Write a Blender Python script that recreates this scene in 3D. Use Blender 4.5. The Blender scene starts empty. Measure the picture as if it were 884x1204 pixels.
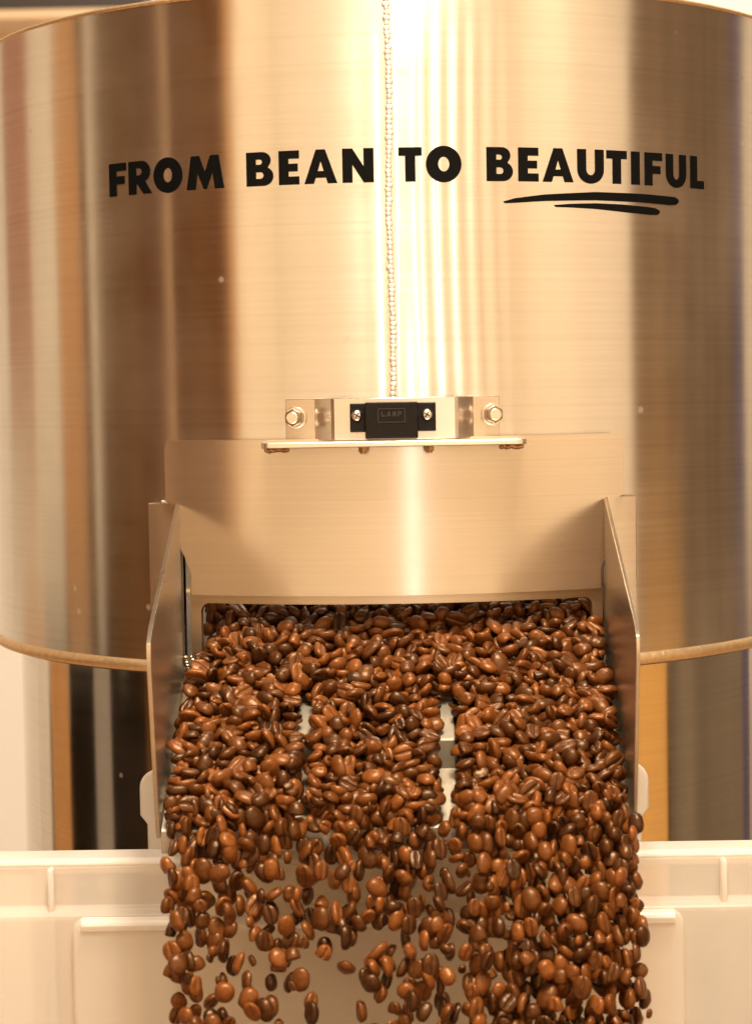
import bpy, bmesh, math, random
import numpy as np
from mathutils import Vector, Matrix, Euler, noise
from mathutils.geometry import tessellate_polygon

rng = np.random.default_rng(11)
random.seed(5)
S = bpy.context.scene
C = S.collection
EZ = 1.0            # eye height above the floor; the builders below work in eye-relative heights

# ------------------------------------------------------------------ camera
F_PX, CAM_D, PITCH, YAW, ROLL = 2344.5, 1.0611, 0.05567, -0.00952, -0.01739   # pixels of an 884x1204 frame
R = 0.21
fw = Vector((math.sin(YAW)*math.cos(PITCH), math.cos(YAW)*math.cos(PITCH), -math.sin(PITCH)))
r0 = Vector((math.cos(YAW), -math.sin(YAW), 0)); u0 = r0.cross(fw)
rt = math.cos(ROLL)*r0 + math.sin(ROLL)*u0; up = rt.cross(fw)
cd = bpy.data.cameras.new('camera'); cam = bpy.data.objects.new('camera', cd); C.objects.link(cam)
cam.matrix_world = Matrix(((rt.x, up.x, -fw.x, 0), (rt.y, up.y, -fw.y, -CAM_D), (rt.z, up.z, -fw.z, EZ), (0, 0, 0, 1)))
cd.sensor_fit = 'VERTICAL'; cd.sensor_height = 36; cd.lens = 36*F_PX/1204
cd.clip_start = 0.02; cd.clip_end = 50
cd.dof.use_dof = True; cd.dof.focus_distance = 0.86; cd.dof.aperture_fstop = 13
S.camera = cam
S.render.engine = 'CYCLES'
S.cycles.use_denoising = True
S.cycles.max_bounces = 10; S.cycles.caustics_reflective = True
S.view_settings.view_transform = 'Standard'; S.view_settings.look = 'None'
S.view_settings.exposure = 0.08; S.view_settings.gamma = 1

# ------------------------------------------------------------------ light
W = bpy.data.worlds.new('World'); S.world = W; W.use_nodes = True
W.node_tree.nodes['Background'].inputs[0].default_value = (1.0, .86, .70, 1)
W.node_tree.nodes['Background'].inputs[1].default_value = 0.10

def lamp(name, loc, target, sx, sy, power, col):
    l = bpy.data.lights.new(name, 'AREA'); l.shape = 'RECTANGLE'; l.size = sx; l.size_y = sy
    l.energy = power; l.color = col
    o = bpy.data.objects.new(name, l); C.objects.link(o)
    o.location = Vector(loc) + Vector((0, 0, EZ))
    d = Vector(target) - Vector(loc)
    o.rotation_euler = d.to_track_quat('-Z', 'Y').to_euler()
    return o
lamp('ceiling_lamp', (0.19, -0.98, 1.45), (0.05, -0.35, 0), 0.20, 0.5, 46, (1, .85, .67))
lamp('second_ceiling_lamp', (-0.10, -0.98, 1.45), (-0.05, -0.35, 0), 0.08, 0.5, 20, (1, .85, .67))
lamp('wall_wash_fill', (0.2, -1.7, 1.7), (0.2, -3.2, 0.0), 3.2, 0.5, 106, (1, .785, .555))  # added fill without a known source, brightens the front wall the steel mirrors
lamp('window_lamp', (0.22, -2.9, 0.35), (0.0, -0.2, 0.0), 0.08, 2.0, 2.2, (1, .97, .95))
lamp('back_lamp', (0.5, 0.75, 1.3), (0.2, 1.4, 0.3), 1.6, 0.4, 14, (1, .88, .70))

# ------------------------------------------------------------------ helpers
def ray(x, y):
    d = fw*F_PX + rt*(x-442) - up*(y-602)
    return Vector((0, -CAM_D, 0)), d.normalized()
def hit_c(x, y, rr=R):
    o, d = ray(x, y)
    a = d.x**2+d.y**2; b = o.x*d.x+o.y*d.y; c = o.y**2-rr*rr
    t = (-b-math.sqrt(b*b-a*c))/a
    p = o+t*d
    return math.atan2(p.x, -p.y), p.z
def hit_y(x, y, Y):
    o, d = ray(x, y); return o+d*((Y-o.y)/d.y)
def project(P):
    v = np.asarray(P, float) - np.array([0, -CAM_D, 0]); f_ = v@np.array(fw)
    return 442+F_PX*(v@np.array(rt))/f_, 602-F_PX*(v@np.array(up))/f_, f_
def cyl(th, rr, z): return Vector((rr*math.sin(th), -rr*math.cos(th), z))

BASE = {}
def thing(name, label, cat, loc, group=None):
    o = bpy.data.objects.new(name, None); C.objects.link(o); o.empty_display_size = .05
    o.location = (loc[0], loc[1], loc[2]+EZ); BASE[o.name] = Vector(loc)
    o['label'] = label; o['category'] = cat
    if group: o['group'] = group
    return o
def tag(o, label, cat, group=None):
    o['label'] = label; o['category'] = cat
    if group: o['group'] = group
    return o
def finish(bm, name, mat, parent=None, smooth=35, bevel=0, loc=None):
    """one mesh object out of a bmesh in eye-relative coordinates"""
    bmesh.ops.recalc_face_normals(bm, faces=bm.faces)
    lim = math.radians(smooth)
    for f in bm.faces: f.smooth = True
    for e in bm.edges:
        if len(e.link_faces) == 2 and e.calc_face_angle(0) > lim: e.smooth = False
    if parent is not None: org = BASE[parent.name]
    elif loc is not None: org = Vector(loc)
    else:
        lo = Vector((min(v.co.x for v in bm.verts), min(v.co.y for v in bm.verts), min(v.co.z for v in bm.verts)))
        hi = Vector((max(v.co.x for v in bm.verts), max(v.co.y for v in bm.verts), max(v.co.z for v in bm.verts)))
        org = Vector(((lo.x+hi.x)/2, (lo.y+hi.y)/2, lo.z))
    for v in bm.verts: v.co -= org
    me = bpy.data.meshes.new(name); bm.to_mesh(me); bm.free()
    o = bpy.data.objects.new(name, me); C.objects.link(o)
    for m in (mat if isinstance(mat, (list, tuple)) else [mat]): me.materials.append(m)
    if parent is not None: o.parent = parent; BASE[o.name] = org
    else: o.location = org+Vector((0, 0, EZ)); BASE[o.name] = org
    if bevel:
        b = o.modifiers.new('bevel', 'BEVEL'); b.width = bevel; b.segments = 3; b.limit_method = 'ANGLE'; b.angle_limit = math.radians(40)
        b.harden_normals = False
    return o
def box(bm, c, s, rot=None):
    m = Matrix.Translation(Vector(c)) @ (rot.to_matrix().to_4x4() if rot else Matrix.Identity(4)) @ Matrix.Diagonal((s[0], s[1], s[2], 1))
    bmesh.ops.create_cube(bm, size=1, matrix=m); return bm
def rod(bm, p0, p1, rr, n=24, r2=None):
    p0, p1 = Vector(p0), Vector(p1); d = p1-p0
    m = Matrix.Translation((p0+p1)/2) @ d.to_track_quat('Z', 'Y').to_matrix().to_4x4()
    bmesh.ops.create_cone(bm, cap_ends=True, segments=n, radius1=rr, radius2=rr if r2 is None else r2, depth=d.length, matrix=m); return bm
def blob(bm, c, s, rot=None, seg=10):
    m = Matrix.Translation(Vector(c)) @ (rot.to_matrix().to_4x4() if rot else Matrix.Identity(4)) @ Matrix.Diagonal((s[0], s[1], s[2], 1))
    bmesh.ops.create_uvsphere(bm, u_segments=seg, v_segments=max(6, seg*2//3), radius=1, matrix=m); return bm
def prism(bm, pts, ax, a, b):
    """extrude a closed 2D outline along axis ax ('X': pts are (y,z); 'Y': (x,z); 'Z': (x,y))"""
    def P(p, t): return {'X': (t, p[0], p[1]), 'Y': (p[0], t, p[1]), 'Z': (p[0], p[1], t)}[ax]
    v0 = [bm.verts.new(P(p, a)) for p in pts]; v1 = [bm.verts.new(P(p, b)) for p in pts]
    n = len(pts)
    for i in range(n): bm.faces.new((v0[i], v0[(i+1) % n], v1[(i+1) % n], v1[i]))
    bm.faces.new(v0[::-1]); bm.faces.new(v1); return bm
def curved(outline, holes, r_in, r_out, step=math.radians(1.0)):
    """a plate bent round the drum axis: outline in (theta, z)"""
    polys = [[Vector((p[0], p[1], 0)) for p in outline]] + [[Vector((p[0], p[1], 0)) for p in h] for h in holes]
    flat = [p for q in polys for p in q]
    tb = bmesh.new()
    vs = [tb.verts.new(p) for p in flat]
    for t in tessellate_polygon(polys):
        if len(set(t)) == 3:
            try: tb.faces.new([vs[i] for i in t])
            except ValueError: pass
    t0, t1 = min(p[0] for p in outline), max(p[0] for p in outline)
    k = math.ceil(t0/step)
    while k*step < t1:
        bmesh.ops.bisect_plane(tb, geom=tb.verts[:]+tb.edges[:]+tb.faces[:], plane_co=(k*step, 0, 0), plane_no=(1, 0, 0), dist=1e-7)
        k += 1
    bmesh.ops.dissolve_degenerate(tb, edges=tb.edges[:], dist=1e-7)
    tb.verts.index_update()
    bm = bmesh.new()
    vi = [bm.verts.new(cyl(v.co.x, r_in, v.co.y)) for v in tb.verts]
    vo = [bm.verts.new(cyl(v.co.x, r_out, v.co.y)) for v in tb.verts]
    for f in tb.faces:
        bm.faces.new([vo[v.index] for v in f.verts]); bm.faces.new([vi[v.index] for v in f.verts][::-1])
    for e in tb.edges:
        if len(e.link_faces) == 1:
            a, b = e.verts; bm.faces.new((vo[a.index], vo[b.index], vi[b.index], vi[a.index]))
    tb.free(); return bm
def arc(cx, cy, rx, ry, a0, a1, n=8):
    return [(cx+rx*math.cos(math.radians(a0+(a1-a0)*i/n)), cy+ry*math.sin(math.radians(a0+(a1-a0)*i/n))) for i in range(n+1)]

# ------------------------------------------------------------------ materials
def new_mat(name):
    m = bpy.data.materials.new(name); m.use_nodes = True
    return m, m.node_tree.nodes, m.node_tree.links, m.node_tree.nodes['Principled BSDF']
def plain(name, col, rough=.5, metal=0, var=.0, scale=20, bump=0, **kw):
    m, n, l, b = new_mat(name)
    b.inputs['Base Color'].default_value = (*col, 1); b.inputs['Roughness'].default_value = rough; b.inputs['Metallic'].default_value = metal
    for k, v in kw.items(): b.inputs[k.replace('_', ' ')].default_value = v
    tc = n.new('ShaderNodeTexCoord'); nz = n.new('ShaderNodeTexNoise'); nz.inputs['Scale'].default_value = scale; nz.inputs['Detail'].default_value = 6
    l.new(tc.outputs['Object'], nz.inputs['Vector'])
    if var:
        mx = n.new('ShaderNodeMix'); mx.data_type = 'RGBA'
        mx.inputs['A'].default_value = (*[c*(1-var) for c in col], 1); mx.inputs['B'].default_value = (*[min(1, c*(1+var)) for c in col], 1)
        l.new(nz.outputs['Fac'], mx.inputs['Factor']); l.new(mx.outputs['Result'], b.inputs['Base Color'])
    if bump:
        bp = n.new('ShaderNodeBump'); bp.inputs['Strength'].default_value = bump; bp.inputs['Distance'].default_value = .001
        l.new(nz.outputs['Fac'], bp.inputs['Height']); l.new(bp.outputs['Normal'], b.inputs['Normal'])
    return m
def steel(name, col, rough, aniso, brush=.05, smudge=.12, vertical_grain=False, radial=True, spots=0.0, metal=1.0, film=0.0, film_col=(.42, .34, .26)):
    m, n, l, b = new_mat(name)
    b.inputs['Metallic'].default_value = metal
    b.inputs['Anisotropic'].default_value = aniso
    tc = n.new('ShaderNodeTexCoord')
    if radial:
        tg = n.new('ShaderNodeTangent'); tg.direction_type = 'RADIAL'; tg.axis = 'Z'
        l.new(tg.outputs[0], b.inputs['Tangent']); b.inputs['Anisotropic Rotation'].default_value = .25
    mp = n.new('ShaderNodeMapping'); mp.inputs['Scale'].default_value = (600, 600, 6) if vertical_grain else (2.5, 2.5, 900)
    l.new(tc.outputs['Object'], mp.inputs[0])
    g = n.new('ShaderNodeTexNoise'); g.inputs['Scale'].default_value = 1; g.inputs['Detail'].default_value = 3; l.new(mp.outputs[0], g.inputs['Vector'])
    s = n.new('ShaderNodeTexNoise'); s.inputs['Scale'].default_value = 22; s.inputs['Detail'].default_value = 7; s.inputs['Roughness'].default_value = .62
    l.new(tc.outputs['Object'], s.inputs['Vector'])
    mr = n.new('ShaderNodeMapRange'); mr.inputs['From Min'].default_value = .35; mr.inputs['From Max'].default_value = .75
    mr.inputs['To Min'].default_value = rough; mr.inputs['To Max'].default_value = rough+smudge
    l.new(s.outputs['Fac'], mr.inputs['Value'])
    ad = n.new('ShaderNodeMath'); ad.operation = 'MULTIPLY_ADD'; ad.inputs[1].default_value = .05; l.new(g.outputs['Fac'], ad.inputs[0]); l.new(mr.outputs[0], ad.inputs[2])
    l.new(ad.outputs[0], b.inputs['Roughness'])
    mx = n.new('ShaderNodeMix'); mx.data_type = 'RGBA'
    mx.inputs['A'].default_value = (*[c*.86 for c in col], 1); mx.inputs['B'].default_value = (*[min(1, c*1.10) for c in col], 1)
    l.new(g.outputs['Fac'], mx.inputs['Factor']); l.new(mx.outputs['Result'], b.inputs['Base Color'])
    bp = n.new('ShaderNodeBump'); bp.inputs['Strength'].default_value = brush; bp.inputs['Distance'].default_value = .0004
    l.new(g.outputs['Fac'], bp.inputs['Height']); l.new(bp.outputs['Normal'], b.inputs['Normal'])
    if spots:   # dried splashes and dust: dull film with its own shape over the metal
        v = n.new('ShaderNodeTexNoise'); v.inputs['Scale'].default_value = 9; v.inputs['Detail'].default_value = 4; v.inputs['Roughness'].default_value = .55
        l.new(tc.outputs['Object'], v.inputs['Vector'])
        cr = n.new('ShaderNodeMapRange'); cr.inputs['From Min'].default_value = .50; cr.inputs['From Max'].default_value = .72; cr.inputs['To Min'].default_value = film; cr.inputs['To Max'].default_value = film+spots
        l.new(v.outputs['Fac'], cr.inputs['Value'])
        vo = n.new('ShaderNodeTexVoronoi'); vo.inputs['Scale'].default_value = 55; vo.inputs['Randomness'].default_value = 1
        l.new(tc.outputs['Object'], vo.inputs['Vector'])
        vr = n.new('ShaderNodeMapRange'); vr.inputs['From Min'].default_value = .10; vr.inputs['From Max'].default_value = .06; vr.inputs['To Max'].default_value = .35
        l.new(vo.outputs['Distance'], vr.inputs['Value'])
        wn = n.new('ShaderNodeMath'); wn.operation = 'GREATER_THAN'; wn.inputs[1].default_value = .90
        sp = n.new('ShaderNodeSeparateColor'); l.new(vo.outputs['Color'], sp.inputs[0]); l.new(sp.outputs[0], wn.inputs[0])
        mu = n.new('ShaderNodeMath'); mu.operation = 'MULTIPLY'; l.new(vr.outputs[0], mu.inputs[0]); l.new(wn.outputs[0], mu.inputs[1])
        su = n.new('ShaderNodeMath'); su.operation = 'MAXIMUM'; l.new(cr.outputs[0], su.inputs[0]); l.new(mu.outputs[0], su.inputs[1])
        d = n.new('ShaderNodeBsdfDiffuse'); d.inputs[0].default_value = (*film_col, 1)
        mi = n.new('ShaderNodeMixShader'); l.new(su.outputs[0], mi.inputs[0]); l.new(b.outputs[0], mi.inputs[1]); l.new(d.outputs[0], mi.inputs[2])
        l.new(mi.outputs[0], n['Material Output'].inputs[0])
    return m
ST = (.70, .66, .615)
M_drum = steel('brushed_drum_steel', ST, .18, .91, .005, .05, spots=.11)
M_base = steel('polished_base_steel', ST, .06, .35, .002, .03, spots=.03)
M_gate = steel('brushed_gate_steel', (.68, .61, .53), .18, .60, .0, .06, spots=.05, film=.17, film_col=(.40, .29, .19))
M_plate = steel('chute_steel', (.54, .45, .35), .25, .0, .0, .06, radial=False, spots=.06, film=.08, film_col=(.40, .29, .19))
M_edge = plain('bare_cut_steel', (.78, .72, .64), .32, 1, .06, 300)
M_rim = plain('satin_rim_steel', (.74, .55, .33), .48, 1, .22, 350, .5)
M_weld = plain('weld_bead_steel', (.80, .74, .68), .50, .9, .12, 700, .3)
M_burnt = plain('heat_tinted_weld', (.55, .36, .20), .38, 1, .35, 600, .6)
M_bolt = plain('zinc_bolt_steel', (.80, .74, .66), .25, 1, .08, 400)
M_nut = plain('dull_nut_steel', (.26, .19, .13), .38, 1, .2, 500)
M_vinyl = plain('black_vinyl', (.004, .004, .004), .30, 0, 0, Specular_IOR_Level=.05)
M_black = plain('black_plastic', (.008, .006, .005), .45, 0, .2, 400, .15, Specular_IOR_Level=.15)
M_flo = steel('worn_floor_steel', (.42, .37, .30), .36, .0, .0, .12, radial=False, spots=.2, film=.2, film_col=(.30, .24, .17))
M_bar = steel('scuffed_bar_steel', (.26, .23, .18), .42, .0, .0, .10, radial=False, spots=.15, film=.3, film_col=(.20, .165, .12))
M_dark = plain('blackened_interior_steel', (.20, .16, .13), .5, 1, .2, 60)

def bean_mat(name, a, b2, rough):
    m, n, l, b = new_mat(name)
    ge = n.new('ShaderNodeNewGeometry'); cr = n.new('ShaderNodeValToRGB')
    cr.color_ramp.elements[0].color = (*a, 1); cr.color_ramp.elements[1].color = (*b2, 1)
    oi = n.new('ShaderNodeObjectInfo'); ad = n.new('ShaderNodeMath'); ad.operation = 'ADD'
    fr = n.new('ShaderNodeMath'); fr.operation = 'FRACT'
    l.new(ge.outputs['Random Per Island'], ad.inputs[0]); l.new(oi.outputs['Random'], ad.inputs[1]); l.new(ad.outputs[0], fr.inputs[0]); l.new(fr.outputs[0], cr.inputs[0])
    tc = n.new('ShaderNodeTexCoord'); nz = n.new('ShaderNodeTexNoise'); nz.inputs['Scale'].default_value = 330; nz.inputs['Detail'].default_value = 5
    l.new(tc.outputs['Object'], nz.inputs['Vector'])
    mx = n.new('ShaderNodeMix'); mx.data_type = 'RGBA'; mx.blend_type = 'MULTIPLY'; mx.inputs['Factor'].default_value = .75
    l.new(cr.outputs[0], mx.inputs['A']); l.new(nz.outputs['Color'], mx.inputs['B'])
    hs = n.new('ShaderNodeHueSaturation'); hs.inputs['Saturation'].default_value = 0.0; l.new(nz.outputs['Color'], hs.inputs['Color']); hs.inputs['Value'].default_value = 1.6
    l.new(hs.outputs[0], mx.inputs['B']); l.new(mx.outputs['Result'], b.inputs['Base Color'])
    b.inputs['Roughness'].default_value = rough; b.inputs['Specular Tint'].default_value = (1, .70, .45, 1)
    bp = n.new('ShaderNodeBump'); bp.inputs['Strength'].default_value = .5; bp.inputs['Distance'].default_value = .0004
    l.new(nz.outputs['Fac'], bp.inputs['Height']); l.new(bp.outputs['Normal'], b.inputs['Normal'])
    return m
M_bean = bean_mat('roasted_bean', (.026, .0070, .0014), (.175, .052, .0098), .36)
M_crease = bean_mat('bean_crease_chaff', (.02, .007, .003), (.22, .085, .03), .6)

def milky(name, col, transp):
    m, n, l, b = new_mat(name)
    b.inputs['Base Color'].default_value = (*col, 1); b.inputs['Roughness'].default_value = .28
    b.inputs['Coat Weight'].default_value = .3; b.inputs['Coat Roughness'].default_value = .15
    tl = n.new('ShaderNodeBsdfTranslucent'); tl.inputs[0].default_value = (*col, 1)
    tr = n.new('ShaderNodeBsdfTransparent'); tr.inputs[0].default_value = (*[min(1, c*1.05) for c in col], 1)
    m1 = n.new('ShaderNodeMixShader'); m1.inputs[0].default_value = .45; l.new(b.outputs[0], m1.inputs[1]); l.new(tl.outputs[0], m1.inputs[2])
    m2 = n.new('ShaderNodeMixShader'); l.new(m1.outputs[0], m2.inputs[1]); l.new(tr.outputs[0], m2.inputs[2])
    tc = n.new('ShaderNodeTexCoord'); nz = n.new('ShaderNodeTexNoise'); nz.inputs['Scale'].default_value = 14; nz.inputs['Detail'].default_value = 5
    l.new(tc.outputs['Object'], nz.inputs['Vector'])
    mr = n.new('ShaderNodeMapRange'); mr.inputs['To Min'].default_value = transp-.08; mr.inputs['To Max'].default_value = transp+.08; l.new(nz.outputs['Fac'], mr.inputs['Value'])
    l.new(mr.outputs[0], m2.inputs[0]); l.new(m2.outputs[0], n['Material Output'].inputs[0])
    return m
M_bin = milky('milky_clear_plastic', (.92, .88, .82), .54)
M_rimp = milky('milky_rim_plastic', (.94, .91, .87), .24)
M_latchw = milky('milky_clip_plastic', (.80, .75, .67), .26)

M_cream = plain('cream_plaster', (.80, .74, .62), .8, 0, .04, 3)
M_white = plain('white_plaster', (.82, .80, .76), .8, 0, .04, 3)
M_floor = plain('tan_floor', (.42, .27, .14), .5, 0, .2, 6)
M_wood = plain('dark_brown_wood', (.100, .046, .012), .55, 0, .35, 5, Specular_IOR_Level=.15)
M_redwood = plain('reddish_brown_wood', (.080, .028, .007), .55, 0, .3, 5, Specular_IOR_Level=.15)
M_orange = plain('orange_pine', (.52, .27, .10), .5, 0, .2, 8)
M_taupe = plain("taupe_fabric", (.18, .125, .078), .8, 0, .15, 6)
M_blue = plain('blue_cloth', (.12, .10, .20), .8, 0, .2, 6)
M_red = plain('dusty_red_paint', (.42, .22, .15), .6, 0, .2, 5)
M_grey = plain('grey_paint', (.40, .37, .34), .6, 0, .1, 4)
M_tan = plain('tan_board', (.66, .48, .30), .5, 0, .1, 8)
M_blackbox = plain('black_brown_board', (.022, .012, .008), .5, 0, .2, 20)
M_bench = plain('bench_wood', (.36, .21, .10), .5, 0, .25, 12)

# ------------------------------------------------------------------ setting
def struct(name, c, s, mat, bev=0):
    o = finish(box(bmesh.new(), c, s), name, mat, bevel=bev); o['kind'] = 'structure'; return o
FL = -EZ
struct('floor', (0, -.6, FL-.02), (5.2, 5.6, .04), M_floor)
struct('wall_front', (0, -3.26, .50), (5.0, .08, 3.0), M_cream)
struct('wall_left', (-1.86, -.80, .50), (.08, 4.8, 3.0), M_cream)
struct('wall_right', (1.86, -.80, .50), (.08, 4.8, 3.0), M_cream)
struct('wall_back', (0, 1.56, .50), (3.6, .08, 3.0), M_white)

# unseen things along the side walls, added for the bands the drum mirrors
def wall_y(px, X):
    """where on the side wall at x = X the drum mirrors what is seen at pixel px"""
    th, z = hit_c(px, 388); p = cyl(th, R, z); n = Vector((math.sin(th), -math.cos(th), 0))
    d = (p-Vector((0, -CAM_D, 0))).normalized(); r_ = d-2*d.dot(n)*n
    return p.y + r_.y*(X-p.x)/r_.x
XL, XR = -1.80, 1.80; RLC = .1975
def stand(name, X, px0, px1, mat, label, cat, depth=.03, z0=FL, z1=1.98):
    y0, y1 = sorted((wall_y(px0, X), wall_y(px1, X)))
    sgn = 1 if X < 0 else -1
    o = finish(box(bmesh.new(), (X+sgn*(depth/2-.012), (y0+y1)/2, (z0+z1)/2), (depth, y1-y0, z1-z0)), name, mat, bevel=.004)
    return tag(o, label, cat)
stand('honey_band_prop', XL, 281, 269, plain('honey_wood', (.40, .21, .075), .55, 0, .2, 6), 'honey coloured strip, unseen, added for an orange edge in the drum reflection', 'door frame')
stand('wooden_door', XL, 268, 168, M_redwood, 'reddish brown wooden door mirrored in the steel drum left of the lettering', 'door')
stand('wooden_cupboard', XL, 167, 119, M_wood, 'dark brown wooden cupboard beside the reddish door', 'cupboard')
stand('brown_band_prop', XL, 107, 97, M_wood, 'narrow dark brown strip, unseen, added for a brown band in the drum reflection', 'board')
stand('pale_line_prop', XL+.035, 199, 194, M_tan, 'thin tan strip, unseen, added for a pale line in the drum reflection', 'rail', .012)
stand('dark_band_prop', XL+.035, 244, 226, M_wood, 'wide dark strip, unseen, added to break up the brown band in the drum', 'rail', .012)
stand('orange_band_prop', XL, 95, 72, M_orange, 'orange strip, unseen, added for an orange band in the drum reflection', 'post')
stand('red_band_prop', XL, 40, 12, M_red, 'dusty red strip, unseen, added for a reddish band in the drum reflection', 'board', .03, .0, 1.6)
# folded taupe sheet, unseen, added for the taupe band mirrored at right
ya, yb = wall_y(747, XR), wall_y(862, XR)
bm = bmesh.new(); n_ = 90; rows = []
for i in range(n_+1):
    t = i/n_; yy = ya+(yb-ya)*t
    xx = XR-.05+.022*math.sin(t*38+math.sin(t*9)*1.5)
    rows.append((xx, yy))
prism(bm, rows+[(x+.012, y) for x, y in rows[::-1]], 'Z', FL+.02, 1.9)
tag(finish(bm, 'curtain', M_taupe), 'folded taupe sheet, unseen, added for a taupe band in the drum reflection', 'curtain')
stand('blue_band_prop', XR, 862, 872, M_blue, 'dark blue strip, unseen, added for a blue band in the drum reflection', 'cloth', .08, -.9, .9)

# low unseen props, added to give the lower casing its own reflected strips
def low_y(px, X, py=860):
    th, z = hit_c(px, py, RLC); p = cyl(th, RLC, z); n = Vector((math.sin(th), -math.cos(th), 0))
    d = (p-Vector((0, -CAM_D, 0))).normalized(); r_ = d-2*d.dot(n)*n
    return p.y + r_.y*(X-p.x)/r_.x
def low(name, X, px0, px1, mat, label, cat, z1=-.30, depth=.05):
    y0, y1 = sorted((low_y(px0, X), low_y(px1, X)))
    o = finish(box(bmesh.new(), (X, (y0+y1)/2, (FL+z1)/2), (depth, y1-y0, z1-FL)), name, mat, bevel=.006)
    return tag(o, label, cat)
M_ink = plain('near_black_prop_paint', (.009, .005, .002), .6, 0, .3, 6, Specular_IOR_Level=.1)
M_pale = plain('pale_prop_paint', (.80, .76, .68), .7, 0, .06, 5)
M_yel = plain('yellow_prop_paint', (.72, .42, .12), .7, 0, .12, 5)
M_pipe = plain('grey_prop_paint', (.26, .24, .21), .5, 0, .1, 5)
XA, XB = -1.66, 1.66
low('low_dark_prop', XA, 172, 84, M_ink, 'low near black block, unseen, added for the dark area in the casing reflection', 'cabinet')
low('low_grey_prop', XA+.04, 131, 112, M_pipe, 'grey strip, unseen, added for a grey line in the casing reflection', 'pipe', depth=.02)
low('low_amber_prop', XA+.05, 160, 143, M_orange, 'amber strip, unseen, added for an amber patch in the casing reflection', 'board', z1=-.62, depth=.02)
low('low_orange_prop', XA, 82, 62, M_orange, 'orange strip, unseen, added for an orange band in the casing reflection', 'plank')
low('low_pale_prop', XA, 59, 42, M_pale, 'pale block, unseen, added for a pale band in the casing reflection', 'carton')
low('low_yellow_prop', XB, 742, 784, M_yel, 'yellow block, unseen, added for a yellow band in the casing reflection', 'carton')
low('low_blue_prop', XB, 873, 880, M_blue, 'dark blue strip, unseen, added for a blue edge in the casing reflection', 'crate')
ya, yb = low_y(787, XB), low_y(872, XB); bm = bmesh.new(); rows = []
for i in range(61):
    t = i/60; rows.append((XB+.05*math.sin(t*13+1.5*math.sin(t*5)), ya+(yb-ya)*t))
prism(bm, rows+[(x+.012, y) for x, y in rows[::-1]], 'Z', FL+.002, -.30)
tag(finish(bm, 'trouser_fold_prop', plain('grey_brown_cloth', (.20, .165, .12), .8, 0, .15, 6)), 'folded grey brown sheet, unseen, added in place of trousers mirrored in the casing', 'drape')  # added folds stand in for the trousers mirrored in the casing

# shelf on the back wall, seen over the drum's rim
Yb = 1.40
a = hit_y(-60, 13, Yb); b_ = hit_y(215, 14, Yb); b2 = hit_y(0, 26, Yb)
bm = box(bmesh.new(), ((a.x+b_.x)/2, Yb+.06, b2.z+.006), (b_.x-a.x, .15, .012))
tag(finish(bm, 'wall_shelf', M_tan, bevel=.002), 'tan wooden shelf board on the wall behind the drum', 'shelf')
c = hit_y(166, 7, Yb)
bm = box(bmesh.new(), ((a.x+c.x)/2, Yb+.075, b2.z+.012+.06), (c.x-a.x, .11, .12))
tag(finish(bm, 'storage_box', M_blackbox, bevel=.002), 'black brown box standing on the tan shelf', 'box')

# ------------------------------------------------------------------ the drum
ZT, ZB = .1739, -.1155
drum = thing('cooling_drum', 'large brushed steel drum with black slogan lettering and open bean chute', 'machine', (0, 0, FL))
G_HALF = math.radians(27.85)
O_HALF = math.radians(23.7)
O_TOP = -.0868
def warp(th, z):
    """the sheet is drawn and wavy along the vertical weld"""
    d = math.degrees(th)
    w = math.exp(-((d-.5)/2.2)**2)*.00022*math.sin(d*2.1) + math.exp(-((d-6.5)/5.5)**2)*.00013*math.sin(d*3.1+1.3*math.sin(z*17)+1.0)
    w += .00004*math.sin(d*.9+z*5)
    return w*min(1, max(0, (ZT-z)/.03))
ths = sorted(set([math.radians(x) for x in np.arange(-180, 180, 1.5)] + [math.radians(x) for x in np.arange(-14, 22, .25)] + [-O_HALF-.047, O_HALF+.047]))
zs = [ZB, -.112, -.105, -.098, -.092, -.084, -.076, -.068, -.060] + list(np.linspace(-.052, ZT, 24))
bm = bmesh.new()
def shell(bm, rad, inner):
    g = [[bm.verts.new(cyl(t, rad+(0 if inner else warp(t, z)), z)) for z in zs] for t in ths]
    for i in range(len(ths)):
        j = (i+1) % len(ths)
        for k in range(len(zs)-1):
            tm = ths[i]+1e-4
            if -O_HALF-.0471 <= ths[i] and ths[j] <= O_HALF+.0471 and ths[j] > ths[i] and zs[k+1] <= -.0599: continue
            bm.faces.new((g[i][k], g[j][k], g[j][k+1], g[i][k+1]))
    return g
go = shell(bm, R, False); gi = shell(bm, R-.002, True)
for i in range(len(ths)):
    j = (i+1) % len(ths); bm.faces.new((go[i][-1], go[j][-1], gi[j][-1], gi[i][-1]))
me_ = finish(bm, 'shell', M_drum, drum, smooth=60)
def ring(name, r_c, z_c, rr, rz, mat, gap=None, n=240):
    bm = bmesh.new(); m = 12; prev = None; first = None
    t0, t1 = (gap, 2*math.pi-gap) if gap else (0, 2*math.pi)
    rowsv = []
    for i in range(n+(1 if gap else 0)):
        t = t0+(t1-t0)*i/n
        rowsv.append([bm.verts.new(cyl(t, r_c+rr*math.cos(2*math.pi*k/m), z_c+rz*math.sin(2*math.pi*k/m))) for k in range(m)])
    for i in range(len(rowsv)-(1 if gap else 0)):
        A, B = rowsv[i], rowsv[(i+1) % len(rowsv)]
        for k in range(m): bm.faces.new((A[k], B[k], B[(k+1) % m], A[(k+1) % m]))
    if gap:
        bm.faces.new(rowsv[0]); bm.faces.new(rowsv[-1][::-1])
    return finish(bm, name, mat, drum)
ring('top_rim', R-.0012, ZT+.0006, .0019, .0012, M_rim)
ring('bottom_rim', R-.0006, ZB-.0006, .0024, .0028, M_rim, gap=math.radians(27.2))
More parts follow.
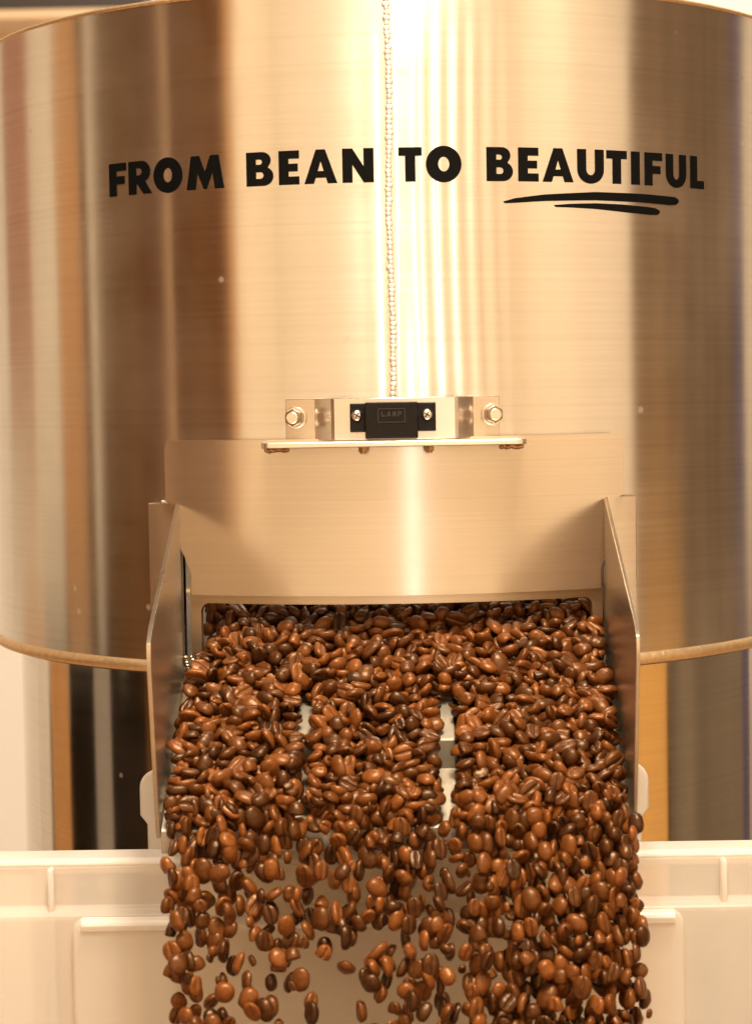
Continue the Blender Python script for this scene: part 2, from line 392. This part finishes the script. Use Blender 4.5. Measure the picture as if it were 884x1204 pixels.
# inner bottom plate of the drum, dark, under the beans
bm = bmesh.new(); rod(bm, (0, 0, -.1198), (0, 0, -.1175), R-.0030, 128); finish(bm, 'drum_floor', M_dark, drum)
# lower casing
bm = bmesh.new()
RL = RLC; CY = 0
prof = [(RL, -.1190), (RL, FL+.02), (RL+.01, FL+.02), (RL+.01, FL)]
gr = [[bm.verts.new(cyl(2*math.pi*i/240, r_, z_)+Vector((0, CY, 0))) for r_, z_ in prof] for i in range(240)]
for i in range(240):
    for k in range(3): bm.faces.new((gr[i][k], gr[(i+1) % 240][k], gr[(i+1) % 240][k+1], gr[i][k+1]))
finish(bm, 'lower_casing', M_base, drum)

# vertical weld: overlapping ripples
bm = bmesh.new(); z = ZT-.001; i = 0
while z > -.002:
    jx = .0005*math.sin(z*60)+random.uniform(-.00025, .00025)
    w = random.uniform(.0011, .0016)
    blob(bm, (jx, -R-.0001, z), (w*random.uniform(.85, 1.2), .00062, .0015), Euler((math.radians(random.uniform(-8, 8)), math.radians(random.uniform(-9, 9)), 0)), 10)
    z -= random.uniform(.0018, .0023)
o = finish(bm, 'weld_seam', M_weld, drum, smooth=70); o['label'] = 'rippled vertical weld bead down the drum front'

# ---- lettering
Hc = .0144; BL = .0925; TK = .30
def rect(a, b, c, d): return [(a, b), (c, b), (c, d), (a, d)]
def glyph(ch, w):
    t = min(TK, .36*w/1.0+.1) if ch not in 'I' else w
    if ch == 'F': return [(0, 0), (t, 0), (t, .36), (.90*w, .36), (.90*w, .60), (t, .60), (t, .76), (w, .76), (w, 1), (0, 1)], []
    if ch == 'E': return [(0, 0), (w, 0), (w, .24), (t, .24), (t, .385), (.93*w, .385), (.93*w, .615), (t, .615), (t, .76), (w, .76), (w, 1), (0, 1)], []
    if ch == 'L': return [(0, 0), (w, 0), (w, .25), (t, .25), (t, 1), (0, 1)], []
    if ch == 'I': return rect(0, 0, w, 1), []
    if ch == 'T': return [((w-t)/2, 0), ((w+t)/2, 0), ((w+t)/2, .75), (w, .75), (w, 1), (0, 1), (0, .75), ((w-t)/2, .75)], []
    if ch == 'N': return [(0, 0), (t, 0), (t, .52), (w-t, 0), (w, 0), (w, 1), (w-t, 1), (w-t, .48), (t, 1), (0, 1)], []
    if ch == 'M': return [(0, 0), (.245*w, 0), (.30*w, .50), (.46*w, 0), (.54*w, 0), (.70*w, .50), (.755*w, 0), (w, 0), (.87*w, 1), (.645*w, 1), (.5*w, .52), (.355*w, 1), (.13*w, 1)], []
    if ch == 'A': return [(0, 0), (.29*w, 0), (.345*w, .17), (.655*w, .17), (.71*w, 0), (w, 0), (.64*w, 1), (.36*w, 1)], [[(.41*w, .37), (.59*w, .37), (.5*w, .66)]]
    if ch == 'O': return arc(w/2, .5, w/2, .535, 0, 360, 44)[:-1], [arc(w/2, .5, .155*w, .215, 0, 360, 28)[:-1]]
    if ch == 'U':
        return [(0, 1)]+arc(w/2, .40, w/2, .425, 180, 360, 24)+[(w, 1), (w-t, 1)]+arc(w/2, .40, w/2-t, .17, 360, 180, 16)+[(t, 1)], []
    if ch == 'B':
        out = [(0, 0)]+arc(.62*w, .285, .38*w, .285, -90, 62, 14)+arc(.58*w, .755, .33*w, .245, -40, 90, 14)+[(0, 1)]
        return out, [[(t, .63)]+arc(.50*w, .705, .09*w, .075, -90, 90, 8)+[(t, .78)], [(t, .215)]+arc(.53*w, .31, .11*w, .095, -90, 90, 8)+[(t, .405)]]
    if ch == 'R':
        out = [(0, 0), (t, 0), (t, .36), (.64*w, 0), (w, 0), (.70*w, .40)]+arc(.58*w, .68, .35*w, .32, -60, 90, 16)+[(0, 1)]
        return out, [[(t, .57)]+arc(.47*w, .68, .11*w, .11, -90, 90, 8)+[(t, .79)]]
LET = [('F', 129, 149), ('R', 151.7, 179), ('O', 181, 215), ('M', 219.7, 263.7), ('B', 290, 321.6), ('E', 328, 352), ('A', 357.8, 396.6), ('N', 402.6, 439.5),
       ('T', 468.6, 496), ('O', 500.8, 542.5), ('B', 571.8, 602.7), ('E', 609, 632.8), ('A', 637.6, 673.7), ('U', 678.4, 709.4), ('T', 712.8, 736.4),
       ('I', 741.6, 751.5), ('F', 757.5, 777.8), ('U', 782.4, 805.9), ('L', 811.2, 826.7)]
RD = R+.00028
for ch, x0, x1 in LET:
    t0, t1 = hit_c(x0, 205)[0], hit_c(x1, 205)[0]
    w = (t1-t0)*R/Hc
    out, holes = glyph(ch, w)
    mp_ = lambda p: (t0+p[0]*Hc/R, BL+p[1]*Hc)
    bm = curved([mp_(p) for p in out], [[mp_(p) for p in h] for h in holes], R-.0002, RD, math.radians(.5))
    finish(bm, 'letter', M_vinyl, drum)
for pts in ([(591.5, 236.8), (605, 233), (640, 228.6), (700, 225.8), (755, 228), (785, 231), (793, 232), (797, 235), (797, 238), (794, 241), (786, 241.3), (755, 238.3), (700, 235.6), (640, 236.4), (605, 238.6), (593, 239)],
            [(651, 241), (670, 239.6), (700, 239), (730, 240.4), (760, 243.3), (770, 245), (775, 248), (775, 250), (772, 252.8), (764, 252.8), (735, 249.8), (700, 245.8), (670, 244), (653, 243.4)]):
    finish(curved([hit_c(x, y) for x, y in pts], [], R-.0002, RD, math.radians(.5)), 'underline_stroke', M_vinyl, drum)

# ---- opening frame (a bent plate with a rounded opening), on the shell
def rrect(t0, t1, z0, z1, rad, n=6):
    q = rad/R; o_ = []
    for (cx, cy, a0) in ((t1-q, z1-rad, 0), (t0+q, z1-rad, 90)): o_ += arc(cx, cy, q, rad, a0, a0+90, n)
    return o_+[(t0, z0), (t1, z0)]
fr_out = [(-math.radians(25.1), -.1195), (-O_HALF, -.1195)]+rrect(-O_HALF, O_HALF, -.1195, O_TOP, .004)[::-1][2:]+[(O_HALF, -.1195), (math.radians(25.1), -.1195), (math.radians(25.1), -.070), (-math.radians(25.1), -.070)]
finish(curved(fr_out, [], R+.0003, R+.0022), 'opening_frame', M_plate, drum, bevel=.0004)

# ---- chute
XPL, XPR = .0940, .0908; XP = .0934; YB, ZF = -.187, -.121; YLIP, ZLIP = -.289, -.1655
sl = (ZF-ZLIP)/(YLIP-YB)     # dz/dy (negative y is towards the viewer)
def floor_z(y): return ZF if y > YB else ZF-(ZF-ZLIP)*(YB-y)/(YB-YLIP)
bm = prism(bmesh.new(), [(-.17, ZF), (YB, ZF), (YLIP, ZLIP), (YLIP-.0012, ZLIP-.0012), (YLIP-.0012, ZLIP-.010), (YLIP+.0006, ZLIP-.010), (YLIP+.0006, ZLIP-.0022), (YB, ZF-.0022), (-.17, ZF-.0022)], 'X', -XPL+.0005, XPR-.0005)
finish(bm, 'chute_floor', M_flo, drum, bevel=.0003)
for s in (-1, 1):
    XP = XPL if s < 0 else XPR
    yk = lambda z_: -math.sqrt((R+.0022)**2-XP**2)
    yb = yk(0)+.003
    pts = [(yb, -.0432), (yb-.0045, -.0432)]+[(yb-.0045+(-.3045-yb+.0045)*t, -.0432+(-.0885+.0432)*t) for t in (.33, .66, .94)]
    pts += [(-.3046, -.0910), (-.3052, -.0945), (-.3050, -.1000), (-.2900, -.1665), (-.2870, -.1700), (YB, ZF-.006), (yb, ZF-.006)]
    bm = prism(bmesh.new(), pts, 'X', s*XP, s*(XP+.0016))
    p = finish(bm, 'side_panel', M_plate, drum, bevel=.0004)
    # flange bent outwards on to the shell
    ta = math.asin(XP/(R+.002)); tb = ta+math.radians(4.6)
    q0, q1 = sorted((s*ta, s*tb))
    out = [(q0, -.1125), (q1, -.1125), (q1, -.0432), (q0, -.0432)]
    f_ = finish(curved(out, [], R+.0002, R+.0020), 'flange', M_gate, p, bevel=.0006)
    bm = bmesh.new()                        # tack weld on the flange's top and outer edge
    for k in range(7): blob(bm, cyl(s*(ta+math.radians(.6+k*.32)), R+.0012, -.0428+random.uniform(-.0002, .0002)), (.0009, .0009, .0007), None, 8)
    if s > 0:
        for k in range(26): blob(bm, cyl(s*(tb+.001), R+.0006, -.050-k*.0021), (.0006+random.uniform(0, .0004), .0006, .0014), None, 8)
    finish(bm, 'weld_bead', M_weld if s < 0 else M_burnt, p, smooth=70)
    # weld in the corner between frame and panel
    bm = bmesh.new()
    for k in range(9): blob(bm, (s*(XP-.0012-.0009*k*(.6 if k > 4 else .3)), yb-.004-random.uniform(0, .001), -.111-.0012*(k % 5)), (.0013, .0010, .0010), Euler((random.random(), random.random(), 0)), 8)
    finish(bm, 'corner_weld', M_plate, drum, smooth=70)
# guide bars lying on the chute floor
BARX = []
for (xa, xb) in ((347, 370), (513, 536)):
    y_f = -.254
    pa, pb = hit_y(xa, 895, y_f), hit_y(xb, 895, y_f); BARX.append(((pa.x+pb.x)/2, (pb.x-pa.x)/2))
    hgt = .0125
    y_r = -.190
    bm = prism(bmesh.new(), [(y_f, floor_z(y_f)-.0005), (y_f, floor_z(y_f)+hgt-.001), (y_f+.0008, floor_z(y_f)+hgt), (y_r, floor_z(y_r)+hgt), (y_r, floor_z(y_r)-.0005)], 'X', pa.x, pb.x)
    finish(bm, 'guide_bar', M_bar, drum, bevel=.0006)

# ------------------------------------------------------------------ gate
gate = thing('discharge_gate', 'curved steel sliding gate plate raised above the bean opening', 'gate', (0, -.215, -.0835))
gi_ = math.radians
zt, zb = -.0158, -.0830
hw, lw = gi_(27.85), gi_(24.55)
q = .0035
out = [(-lw, zb), (lw, zb), (lw, -.074), (lw+gi_(.25), -.072), (lw+gi_(.9), -.066), (gi_(26.35), -.060), (gi_(26.35), -.0445), (hw, -.0425)] + arc(hw-q/R, zt-q, q/R, q, 0, 90, 6) + arc(-hw+q/R, zt-q, q/R, q, 90, 180, 6) + \
      [(-hw, -.0425), (-gi_(26.35), -.0445), (-gi_(26.35), -.060), (-lw-gi_(.9), -.066), (-lw-gi_(.25), -.072), (-lw, -.074)]
finish(curved(out, [], R+.0026, R+.0046), 'plate', M_gate, gate, bevel=.0008)
# striker shelf: a bent tab standing out of the plate
y_b = -math.sqrt(.2140**2-.0565**2)
bm = bmesh.new()
n_ = 24; xs_ = [-.0555+.111*i/n_ for i in range(n_+1)]
bk = [(x, -math.sqrt(.2135**2-x*x)) for x in xs_]
prism(bm, bk+arc(.0515, -.2255, .004, .004, 0, -90, 5)+arc(-.0515, -.2255, .004, .004, -90, -180, 5), 'Z', -.0192, -.0168)
finish(bm, 'striker_shelf', M_edge, gate, bevel=.0004)
for x in (-.0505, .0505):
    bm = bmesh.new()
    for k in range(9): blob(bm, cyl((x+(k-4)*.0011)/.2146, .2150+random.uniform(0, .0006), -.0200-random.uniform(0, .0008)), (.0011, .001, .0010), Euler((random.random(), random.random(), 0)), 8)
    finish(bm, 'weld_bead', M_burnt, gate, smooth=70)
for x in (-.0130, .0150):
    bm = rod(bmesh.new(), (x, -.2205, -.0192), (x, -.2205, -.0214), .0022, 6); rod(bm, (x, -.2205, -.0214), (x, -.2205, -.0222), .0013, 16)
    finish(bm, 'shelf_bolt', M_burnt, gate, bevel=.0002)

# ------------------------------------------------------------------ magnetic latch on its bracket
latch = thing('magnetic_latch', 'black magnetic catch screwed to a bent steel bracket bolted on the drum', 'latch', (0, -.215, -.0166))
zl, zh = -.0164, .0013
path = [(-.0462, -.2058), (-.0352, -.2095), (-.0335, -.2100), (-.0262, -.2205), (-.0248, -.2214), (.0258, -.2214), (.0272, -.2205), (.0340, -.2100), (.0355, -.2096), (.0455, -.2060)]
bm = prism(bmesh.new(), [(x, y) for x, y in path]+[(x*(.985), y+.0016) for x, y in path[::-1]], 'Z', zl, zh)
finish(bm, 'bracket', M_gate, latch, smooth=20, bevel=.0003)
for x, y, nx in ((-.0418, -.2074, -.20), (.0422, -.2072, .20)):
    nrm = Vector((nx, -.98, 0)).normalized(); c0 = Vector((x, y, -.0066))
    bm = rod(bmesh.new(), c0-nrm*.001, c0+nrm*.0010, .0046, 32)
    wsh = finish(bm, 'washer', M_bolt, latch, bevel=.0002)
    bm = rod(bmesh.new(), c0+nrm*.0008, c0+nrm*.0042, .0040, 6); finish(bm, 'nut', M_nut, latch, bevel=.0004)
    bm = rod(bmesh.new(), c0+nrm*.002, c0+nrm*.0068, .0026, 24); finish(bm, 'bolt', M_bolt, latch, bevel=.0004)
zc0, zc1 = -.0158, -.0006
bm = prism(bmesh.new(), [(-.0118, zc0), (.0102, zc0), (.0102, zc1), (-.0118, zc1)], 'Y', -.2212, -.2275)
body = finish(bm, 'catch_body', M_black, latch, bevel=.0005)
for xa, xb in ((-.0182, -.0117), (.0101, .0178)):
    bm = prism(bmesh.new(), [(xa, -.0130), (xb, -.0130), (xb, -.0010), (xa, -.0010)], 'Y', -.2213, -.2236); finish(bm, 'ear', M_black, latch, bevel=.0004)
for x in (-.0152, .0141):
    bm = bmesh.new(); blob(bm, (x, -.2236, -.0060), (.0024, .0014, .0024), None, 20)
    sc = finish(bm, 'screw', M_bolt, latch, smooth=60)
    bm = bmesh.new(); box(bm, (x, -.22495, -.0060), (.0026, .0004, .0005), Euler((0, .5, 0))); box(bm, (x, -.22496, -.0060), (.0026, .0004, .0005), Euler((0, .5+math.pi/2, 0)))
    finish(bm, 'cross_slot', M_black, sc)
# raised moulding on the catch: frame and small letters
bm = bmesh.new(); yf = -.2276
for (x, z_, w, h) in ((-.0008, -.0034, .0112, .0003), (-.0008, -.0090, .0112, .0003), (-.0064, -.0062, .0003, .0056), (.0048, -.0062, .0003, .0056)):
    box(bm, (x, yf, z_), (w, .0004, h))
def small_text(bm, s, x, z_, h, adv):
    for ch in s:
        if ch == 'P': out, hl = [(0, 0), (.2, 0), (.2, .4), (.7, .4), (.7, 1), (0, 1)], [[(.2, .57), (.5, .57), (.5, .83), (.2, .83)]]
        elif ch == ' ': x += adv; continue
        else:
            out, hl = glyph(ch, .75)
        poly = [[Vector((p[0], p[1], 0)) for p in out]]+[[Vector((p[0], p[1], 0)) for p in q_] for q_ in hl]
        fl = [p for q_ in poly for p in q_]; vs = [bm.verts.new((x+p.x*h, yf-.0002, z_+p.y*h)) for p in fl]
        for t in tessellate_polygon(poly):
            if len(set(t)) == 3: bm.faces.new([vs[i] for i in t])
        x += adv
TK = .18
small_text(bm, 'LAMP', -.0050, -.0066, .0022, .0023)
finish(bm, 'raised_lettering', plain('moulded_black_plastic', (.020, .015, .011), .4, 0, .1, 300), body, smooth=20)

# ------------------------------------------------------------------ plastic bin
RZ = hit_y(100, 1000, -.214).z
bin_ = thing('storage_bin', 'milky translucent plastic storage bin catching the falling beans', 'bin', (0, -.40, RZ-.24))
yB = -.2300        # inner face of the back wall below the rim
hwB = .225; yF = -.565; th_ = .0022
led = hit_y(440, 1064, yB).z
def bprism(name, pts, a, b, mat, bev=.0006, par=bin_): return finish(prism(bmesh.new(), pts, 'X', a, b), name, mat, par, bevel=bev)
rimf = -.2235
bprism('rim', [(-.2125, RZ), (rimf-.005, RZ), (rimf-.0065, RZ-.0012), (rimf-.0068, RZ-.003), (rimf-.0045, RZ-.0034), (-.2150, RZ-.0034), (-.2150, RZ-.010), (-.2125, RZ-.010)], -hwB-.012, hwB+.012, M_rimp, .0008)
yI = yB-.006
bprism('back_wall', [(yB, RZ-.0032), (yB, led+.0015), (yI+.0012, led), (yI, led-.0015), (yI, RZ-.24), (yI+th_, RZ-.24), (yI+th_, led-.003), (yB+th_, led-.001), (yB+th_, RZ-.0032)], -hwB, hwB, M_bin)
for s in (-1, 1):
    bm = box(bmesh.new(), (s*(hwB-.001), (yI+yF)/2, RZ-.121), (th_, yI-yF-.001, .238)); finish(bm, 'side_wall', M_bin, bin_)
    bm = box(bmesh.new(), (s*(hwB+.005), (yB+yF)/2-.006, RZ-.0017), (.014, yB-yF-.0135, .0034)); finish(bm, 'side_rim', M_rimp, bin_, bevel=.0008)
bm = box(bmesh.new(), (0, yF-.0012, RZ-.121), (2*hwB-.004, th_, .238)); finish(bm, 'front_wall', M_bin, bin_)
bm = box(bmesh.new(), (0, yF-.005, RZ-.0017), (2*hwB+.024, .014, .0034)); finish(bm, 'front_rim', M_rimp, bin_, bevel=.0008)
bm = box(bmesh.new(), (0, (yI+yF)/2, RZ-.2388), (2*hwB-.006, yI-yF-.004, .0024)); finish(bm, 'bin_floor', M_bin, bin_)
for px in (62, 849):      # upright ribs between rim and ledge
    c = hit_y(px, 1045, yB)
    bm = prism(bmesh.new(), [(yB+.0005, RZ-.003), (yB-.0050, RZ-.003), (yB-.0048, led), (yB-.0020, led-.006), (yB+.0005, led-.006)], 'X', c.x-.0013, c.x+.0013)
    finish(bm, 'rib', M_rimp, bin_, bevel=.0011)
# raised panel with rounded upper corners below the ledge
xa, xb = hit_y(86, 1080, yI).x, hit_y(803, 1080, yI).x
outl = [(xa, RZ-.20), (xb, RZ-.20)]+arc(xb-.006, led-.0075, .006, .006, 0, 90, 8)+arc(xa+.006, led-.0075, .006, .006, 90, 180, 8)
bm = prism(bmesh.new(), outl, 'Y', yI-.0042, yI+.0003); finish(bm, 'raised_panel', M_bin, bin_, bevel=.0016)
bm = prism(bmesh.new(), [(yI-.0046, led-.0068), (yI-.0056, led-.0056), (yI-.0060, led-.0042), (yI-.0054, led-.0026), (yI-.0040, led-.0016), (yI-.002, led-.0012), (yI-.002, led-.0068)], 'X', xa+.004, xb-.004); finish(bm, 'ledge', M_rimp, bin_, bevel=.0005)
# white clip handle standing up from the rim behind the chute
hz = hit_y(175, 906, -.2135).z; xa, xb = hit_y(164, 940, -.2135).x, hit_y(763, 940, -.2135).x
mz = hit_y(170, 965, -.2135).z
outl = [(xa+.003, RZ-.012), (xb-.003, RZ-.012), (xb-.003, mz-.002), (xb, mz+.002)]+arc(xb-.008, hz-.008, .008, .008, 0, 90, 8)+arc(xa+.008, hz-.008, .008, .008, 90, 180, 8)+[(xa, mz+.002), (xa+.003, mz-.002)]
bm = prism(bmesh.new(), outl, 'Y', -.2122, -.2092); finish(bm, 'clip_handle', M_latchw, bin_, bevel=.0012)

# bench under the bin
bench = thing('bench', 'low wooden bench carrying the plastic bin', 'bench', (0, -.42, FL))
zt_ = RZ-.2402
finish(box(bmesh.new(), (0, -.42, zt_-.012), (.60, .36, .024)), 'bench_top', M_bench, bench, bevel=.002)
for sx in (-1, 1):
    for sy in (-1, 1):
        finish(box(bmesh.new(), (sx*.26, -.42+sy*.14, (zt_-.024+FL)/2), (.04, .04, zt_-.0235-FL)), 'leg', M_bench, bench, bevel=.002)

# ------------------------------------------------------------------ coffee beans
def bean_mesh(seed, nu=13, nv=22):
    """half-round bean with a pressed, slightly S-shaped seam along its flat side; length along x"""
    rs = random.Random(seed)
    a, b, ct, cb = .0046*rs.uniform(.86, 1.14), .0034*rs.uniform(.88, 1.12), .0029*rs.uniform(.86, 1.14), .0012*rs.uniform(.8, 1.3)
    bend = rs.uniform(-.0003, .0003); sw = rs.uniform(.0001, .0004)
    angs = []
    for k in range(nv):
        t = k/nv
        angs.append(t)
    phis = [math.radians(x) for x in (-90, -84, -77, -66, -45, -20, 5, 30, 55, 75, 90, 105, 125, 150, 175, 200, 225, 246, 257, 264)]
    nv = len(phis)
    bm = bmesh.new()
    p0 = bm.verts.new((-a, 0, .0003)); p1 = bm.verts.new((a if seed not in (9, 11) else .36*a, 0, .0003)); rows_ = []
    for i in range(1, nu):
        u = -1+2*i/nu; s_ = (max(0, 1-abs(u)**2.3))**.5
        x = a*u; row = []
        for ph in phis:
            cy, sz = math.cos(ph), math.sin(ph)
            y = b*s_*math.copysign(abs(cy)**.9, cy); z_ = s_*(ct if sz > 0 else cb)*math.copysign(abs(sz)**.9, sz)
            if sz < -.9:
                g = 1 if sz < -.999 else (.55 if sz < -.99 else .05)
                z_ += g*.0011*min(1, s_*1.3); y += sw*math.sin(u*3.0)
                if g > .5: y *= .75
            y += bend*(1-u*u)
            q_ = Vector((x, y, z_)); q_ += Vector((0, 0, 1))*noise.noise(q_*420+Vector((seed*7.3, 0, 0)))*.00034
            if seed in (9, 11) and q_.x > .22*a: q_ = Vector((.22*a+(q_.x-.22*a)*.16+noise.noise(q_*900)*.0003, q_.y, q_.z))
            row.append(bm.verts.new(q_))
        rows_.append(row)
    for i in range(len(rows_)-1):
        for k in range(nv):
            k2 = (k+1) % nv
            f = bm.faces.new((rows_[i][k], rows_[i][k2], rows_[i+1][k2], rows_[i+1][k]))
            f.material_index = 1 if k in (0, nv-1) or k2 == 0 else 0
    for k in range(nv):
        bm.faces.new((p0, rows_[0][(k+1) % nv], rows_[0][k])); bm.faces.new((p1, rows_[-1][k], rows_[-1][(k+1) % nv]))
    bmesh.ops.recalc_face_normals(bm, faces=bm.faces)
    for f in bm.faces: f.smooth = True
    me = bpy.data.meshes.new('coffee_bean'); bm.to_mesh(me); bm.free()
    me.materials.append(M_bean); me.materials.append(M_crease)
    return me
NB = 12
BM = [bean_mesh(s) for s in range(NB)]

def thick(x, y):
    t = float(np.interp(-y, [.12, .185, .215, .245, .289], [.0355, .0320, .0275, .0215, .0135]))
    # the stream leaves bare floor in the back left corner
    if x < -.070 and y < -.18:
        t *= max(.0, min(1, 1-(-x-.070)/.022*max(.15, 1-(-.18-y)/.055)))
    return t
cand = []
def in_gap(x, y):
    for k, (bx, hw_) in enumerate(BARX):
        if -.2960 < y < -.230:
            e = hw_+((.0010 if y > -.256 else -.0008) if k == 0 else (.0012 if y > -.256 else .0012))
            if abs(x-bx) < e: return True
    return False
def accept(P, d):
    if not cand: return True
    A = np.array([c_[0] for c_ in cand[-4000:]])
    return ((A-P)**2).sum(1).min() > d*d
def rand_rot(kind):
    if kind == 'fall':   # falling beans mostly turn end-on to their path
        e = Euler((random.uniform(0, 6.28), math.radians(random.gauss(84, 24)), random.uniform(0, 6.28)))
    else:
        e = Euler((random.choice((0, math.pi, math.pi, random.uniform(0, 6.28)))+random.gauss(.3, .7), random.gauss(0, .6), random.uniform(0, 6.28)))
    return e.to_matrix()
# pile in the opening and on the chute: three layers down from the surface
for layer, (dep, tries, sp) in enumerate(((.0024, 14000, .0047), (.0068, 8000, .0052), (.0120, 4000, .0058))):
    pts = []
    for _ in range(tries):
        y = random.uniform(-.292, -.150)
        hwx = float(np.interp(-y, [.195, .208, .225, .24], [.0835, .0825, .0865, .0895]))
        x = random.uniform(-hwx, min(.0870, hwx+.004))
        if y > -.195 and math.hypot(x, y) > R-.0045: continue
        t = thick(x, y)
        jit = random.uniform(-.0020, .0020)
        zz = floor_z(y)+t-dep+jit+.0028*noise.noise(Vector((x*45, y*45, 3)))
        if zz < floor_z(y)+.0022: 
            if layer: continue
            zz = floor_z(y)+.0024
            if t < .003: continue
        if in_gap(x, y): continue
        P = np.array((x, y, zz))
        if pts:
            A = np.array(pts)
            if ((A-P)**2).sum(1).min() < sp*sp: continue
        pts.append(P)
    for P in pts: cand.append((P, rand_rot('pile'), random.choice((random.uniform(.84, 1.14), random.uniform(.92, 1.08))), 'pile'))
# the falling curtain: ballistic from the lip
def weight(x):
    u = x/.09
    return float(np.interp(u, [-1.1, -.85, -.55, -.40, -.30, -.05, .08, .20, .38, .6, .95, 1.1], [.24, .32, .28, .14, .10, .32, .36, .20, .60, 1.0, 1.0, .8]))
n_f = 0; fp = []
for _ in range(8200):
    x0 = random.uniform(-.0885, .0872)
    t = random.uniform(0, .175)
    if random.random() > weight(x0)*(1.0 if x0 > .03 else max(.3, 1.15-5.5*t)): continue
    v0 = random.uniform(.30, .46)
    y = -.286-v0*t+random.uniform(-.004, .010)*min(1, .3+t*12)
    z_ = ZLIP+random.uniform(.002, .0125)-v0*.42*t-4.9*t*t
    x = x0*(1+t*.25)+random.gauss(0, .0008+.012*t)
    if t < .02 and in_gap(x, y): continue
    P = np.array((x, y, z_))
    if fp:
        A = np.array(fp)
        if ((A-P)**2).sum(1).min() < (.0042+.005*t)**2: continue
    fp.append(P)
    cand.append((P, rand_rot('fall'), random.uniform(.40, .60) if random.random() < .05 else random.uniform(.80, 1.06), 'fall'))
# single bean in the corner by the weld
c_ = hit_y(228, 800, -.196)
cand.append((np.array((c_.x, -.197, floor_z(-.197)+.0032)), Euler((math.pi*.75, .2, .25)).to_matrix(), 1.0, 'corner'))
# the heap already in the bin (below the frame)
hp = []
for _ in range(1500):
    x, y = random.uniform(-.17, .17), random.uniform(-.50, -.26)
    zz = RZ-.233+.055*math.exp(-((x/.10)**2+((y+.37)/.07)**2))+random.uniform(0, .004)
    P = np.array((x, y, zz))
    if hp and ((np.array(hp)-P)**2).sum(1).min() < .0068**2: continue
    hp.append(P); cand.append((P, rand_rot('pile'), random.choice((random.uniform(.84, 1.14), random.uniform(.92, 1.08))), 'heap'))

# which 300 show largest: paint the beans back to front into a small id buffer
SC = 1.0; bw, bh = 884, 1204
idb = np.full((bh, bw), -1, int)
pr = [project(c_[0]) for c_ in cand]
order = sorted(range(len(cand)), key=lambda i: -pr[i][2])
for i in order:
    px, py, dp = pr[i]; rad = .0038*cand[i][2]*F_PX/dp
    x0_, x1_, y0_, y1_ = int(max(0, px-rad)), int(min(bw, px+rad+1)), int(max(0, py-rad)), int(min(bh, py+rad+1))
    if x0_ >= x1_ or y0_ >= y1_ or cand[i][3] == 'heap': continue
    yy, xx = np.mgrid[y0_:y1_, x0_:x1_]
    m_ = (xx-px)**2+(yy-py)**2 < rad*rad
    idb[y0_:y1_, x0_:x1_][m_] = i
cnt = np.bincount(idb[idb >= 0], minlength=len(cand))
vis = [i for i in range(len(cand)) if cnt[i] > 25]
single = set(sorted(vis, key=lambda i: -cnt[i])[:299]) | {i for i in range(len(cand)) if cand[i][3] == 'corner'}
print('beans', len(cand), 'visible', len(vis), 'fall', sum(1 for c_ in cand if c_[3] == 'fall'))
LAB = {'pile': ('roasted coffee bean tumbling down the steel chute', 'coffee beans on the chute'),
       'fall': ('roasted coffee bean falling through the air below the chute lip', 'falling coffee beans'),
       'corner': ('single roasted coffee bean caught in the chute corner beside the weld', None)}
sv, sf, smi = [], [], []; nvert = 0
DATA = []
for me in BM:
    v = np.array([x.co[:] for x in me.vertices]); DATA.append((v, [tuple(p_.vertices) for p_ in me.polygons], [p_.material_index for p_ in me.polygons]))
for i, (P, rot, sc, kind) in enumerate(cand):
    k = i % NB
    if i in single:
        o = bpy.data.objects.new('coffee_bean', BM[k]); C.objects.link(o)
        o.matrix_world = Matrix.Translation(Vector(P)+Vector((0, 0, EZ))) @ rot.to_4x4() @ Matrix.Scale(sc, 4)
        lb, gp = LAB[kind]
        if kind != 'corner':
            seam = (rot @ Vector((0, 0, -1))).dot((Vector((0, -CAM_D, 0))-Vector(P)).normalized()) > .25
            mid = BARX[0][0] < P[0] < BARX[1][0]
            lb = 'roasted coffee bean, ' + ('seam side out, ' if seam else 'rounded back out, ') + \
                 ('tumbling down the chute ' if kind == 'pile' else 'falling below the chute lip ') + ('between the guide bars' if mid else 'outside the guide bars')
            gp = gp + (' seam side out' if seam else ' round side out') + (' between the bars' if mid else ' beside the panels')
        tag(o, lb, 'coffee bean', gp)
    else:
        v, f, mi_ = DATA[k]
        sv.append((v*sc) @ np.array(rot).T + P + np.array((0, 0, EZ)))
        sf += [tuple(a_+nvert for a_ in q_) for q_ in f]; smi += mi_; nvert += len(v)
me = bpy.data.meshes.new('coffee_beans'); me.from_pydata(np.concatenate(sv).tolist(), [], sf)
me.materials.append(M_bean); me.materials.append(M_crease)
me.polygons.foreach_set('material_index', smi); me.polygons.foreach_set('use_smooth', [True]*len(sf)); me.update()
o = bpy.data.objects.new('coffee_beans', me); C.objects.link(o); o['kind'] = 'stuff'
o['label'] = 'mass of roasted coffee beans packed between and behind the nearer ones'; o['category'] = 'coffee beans'
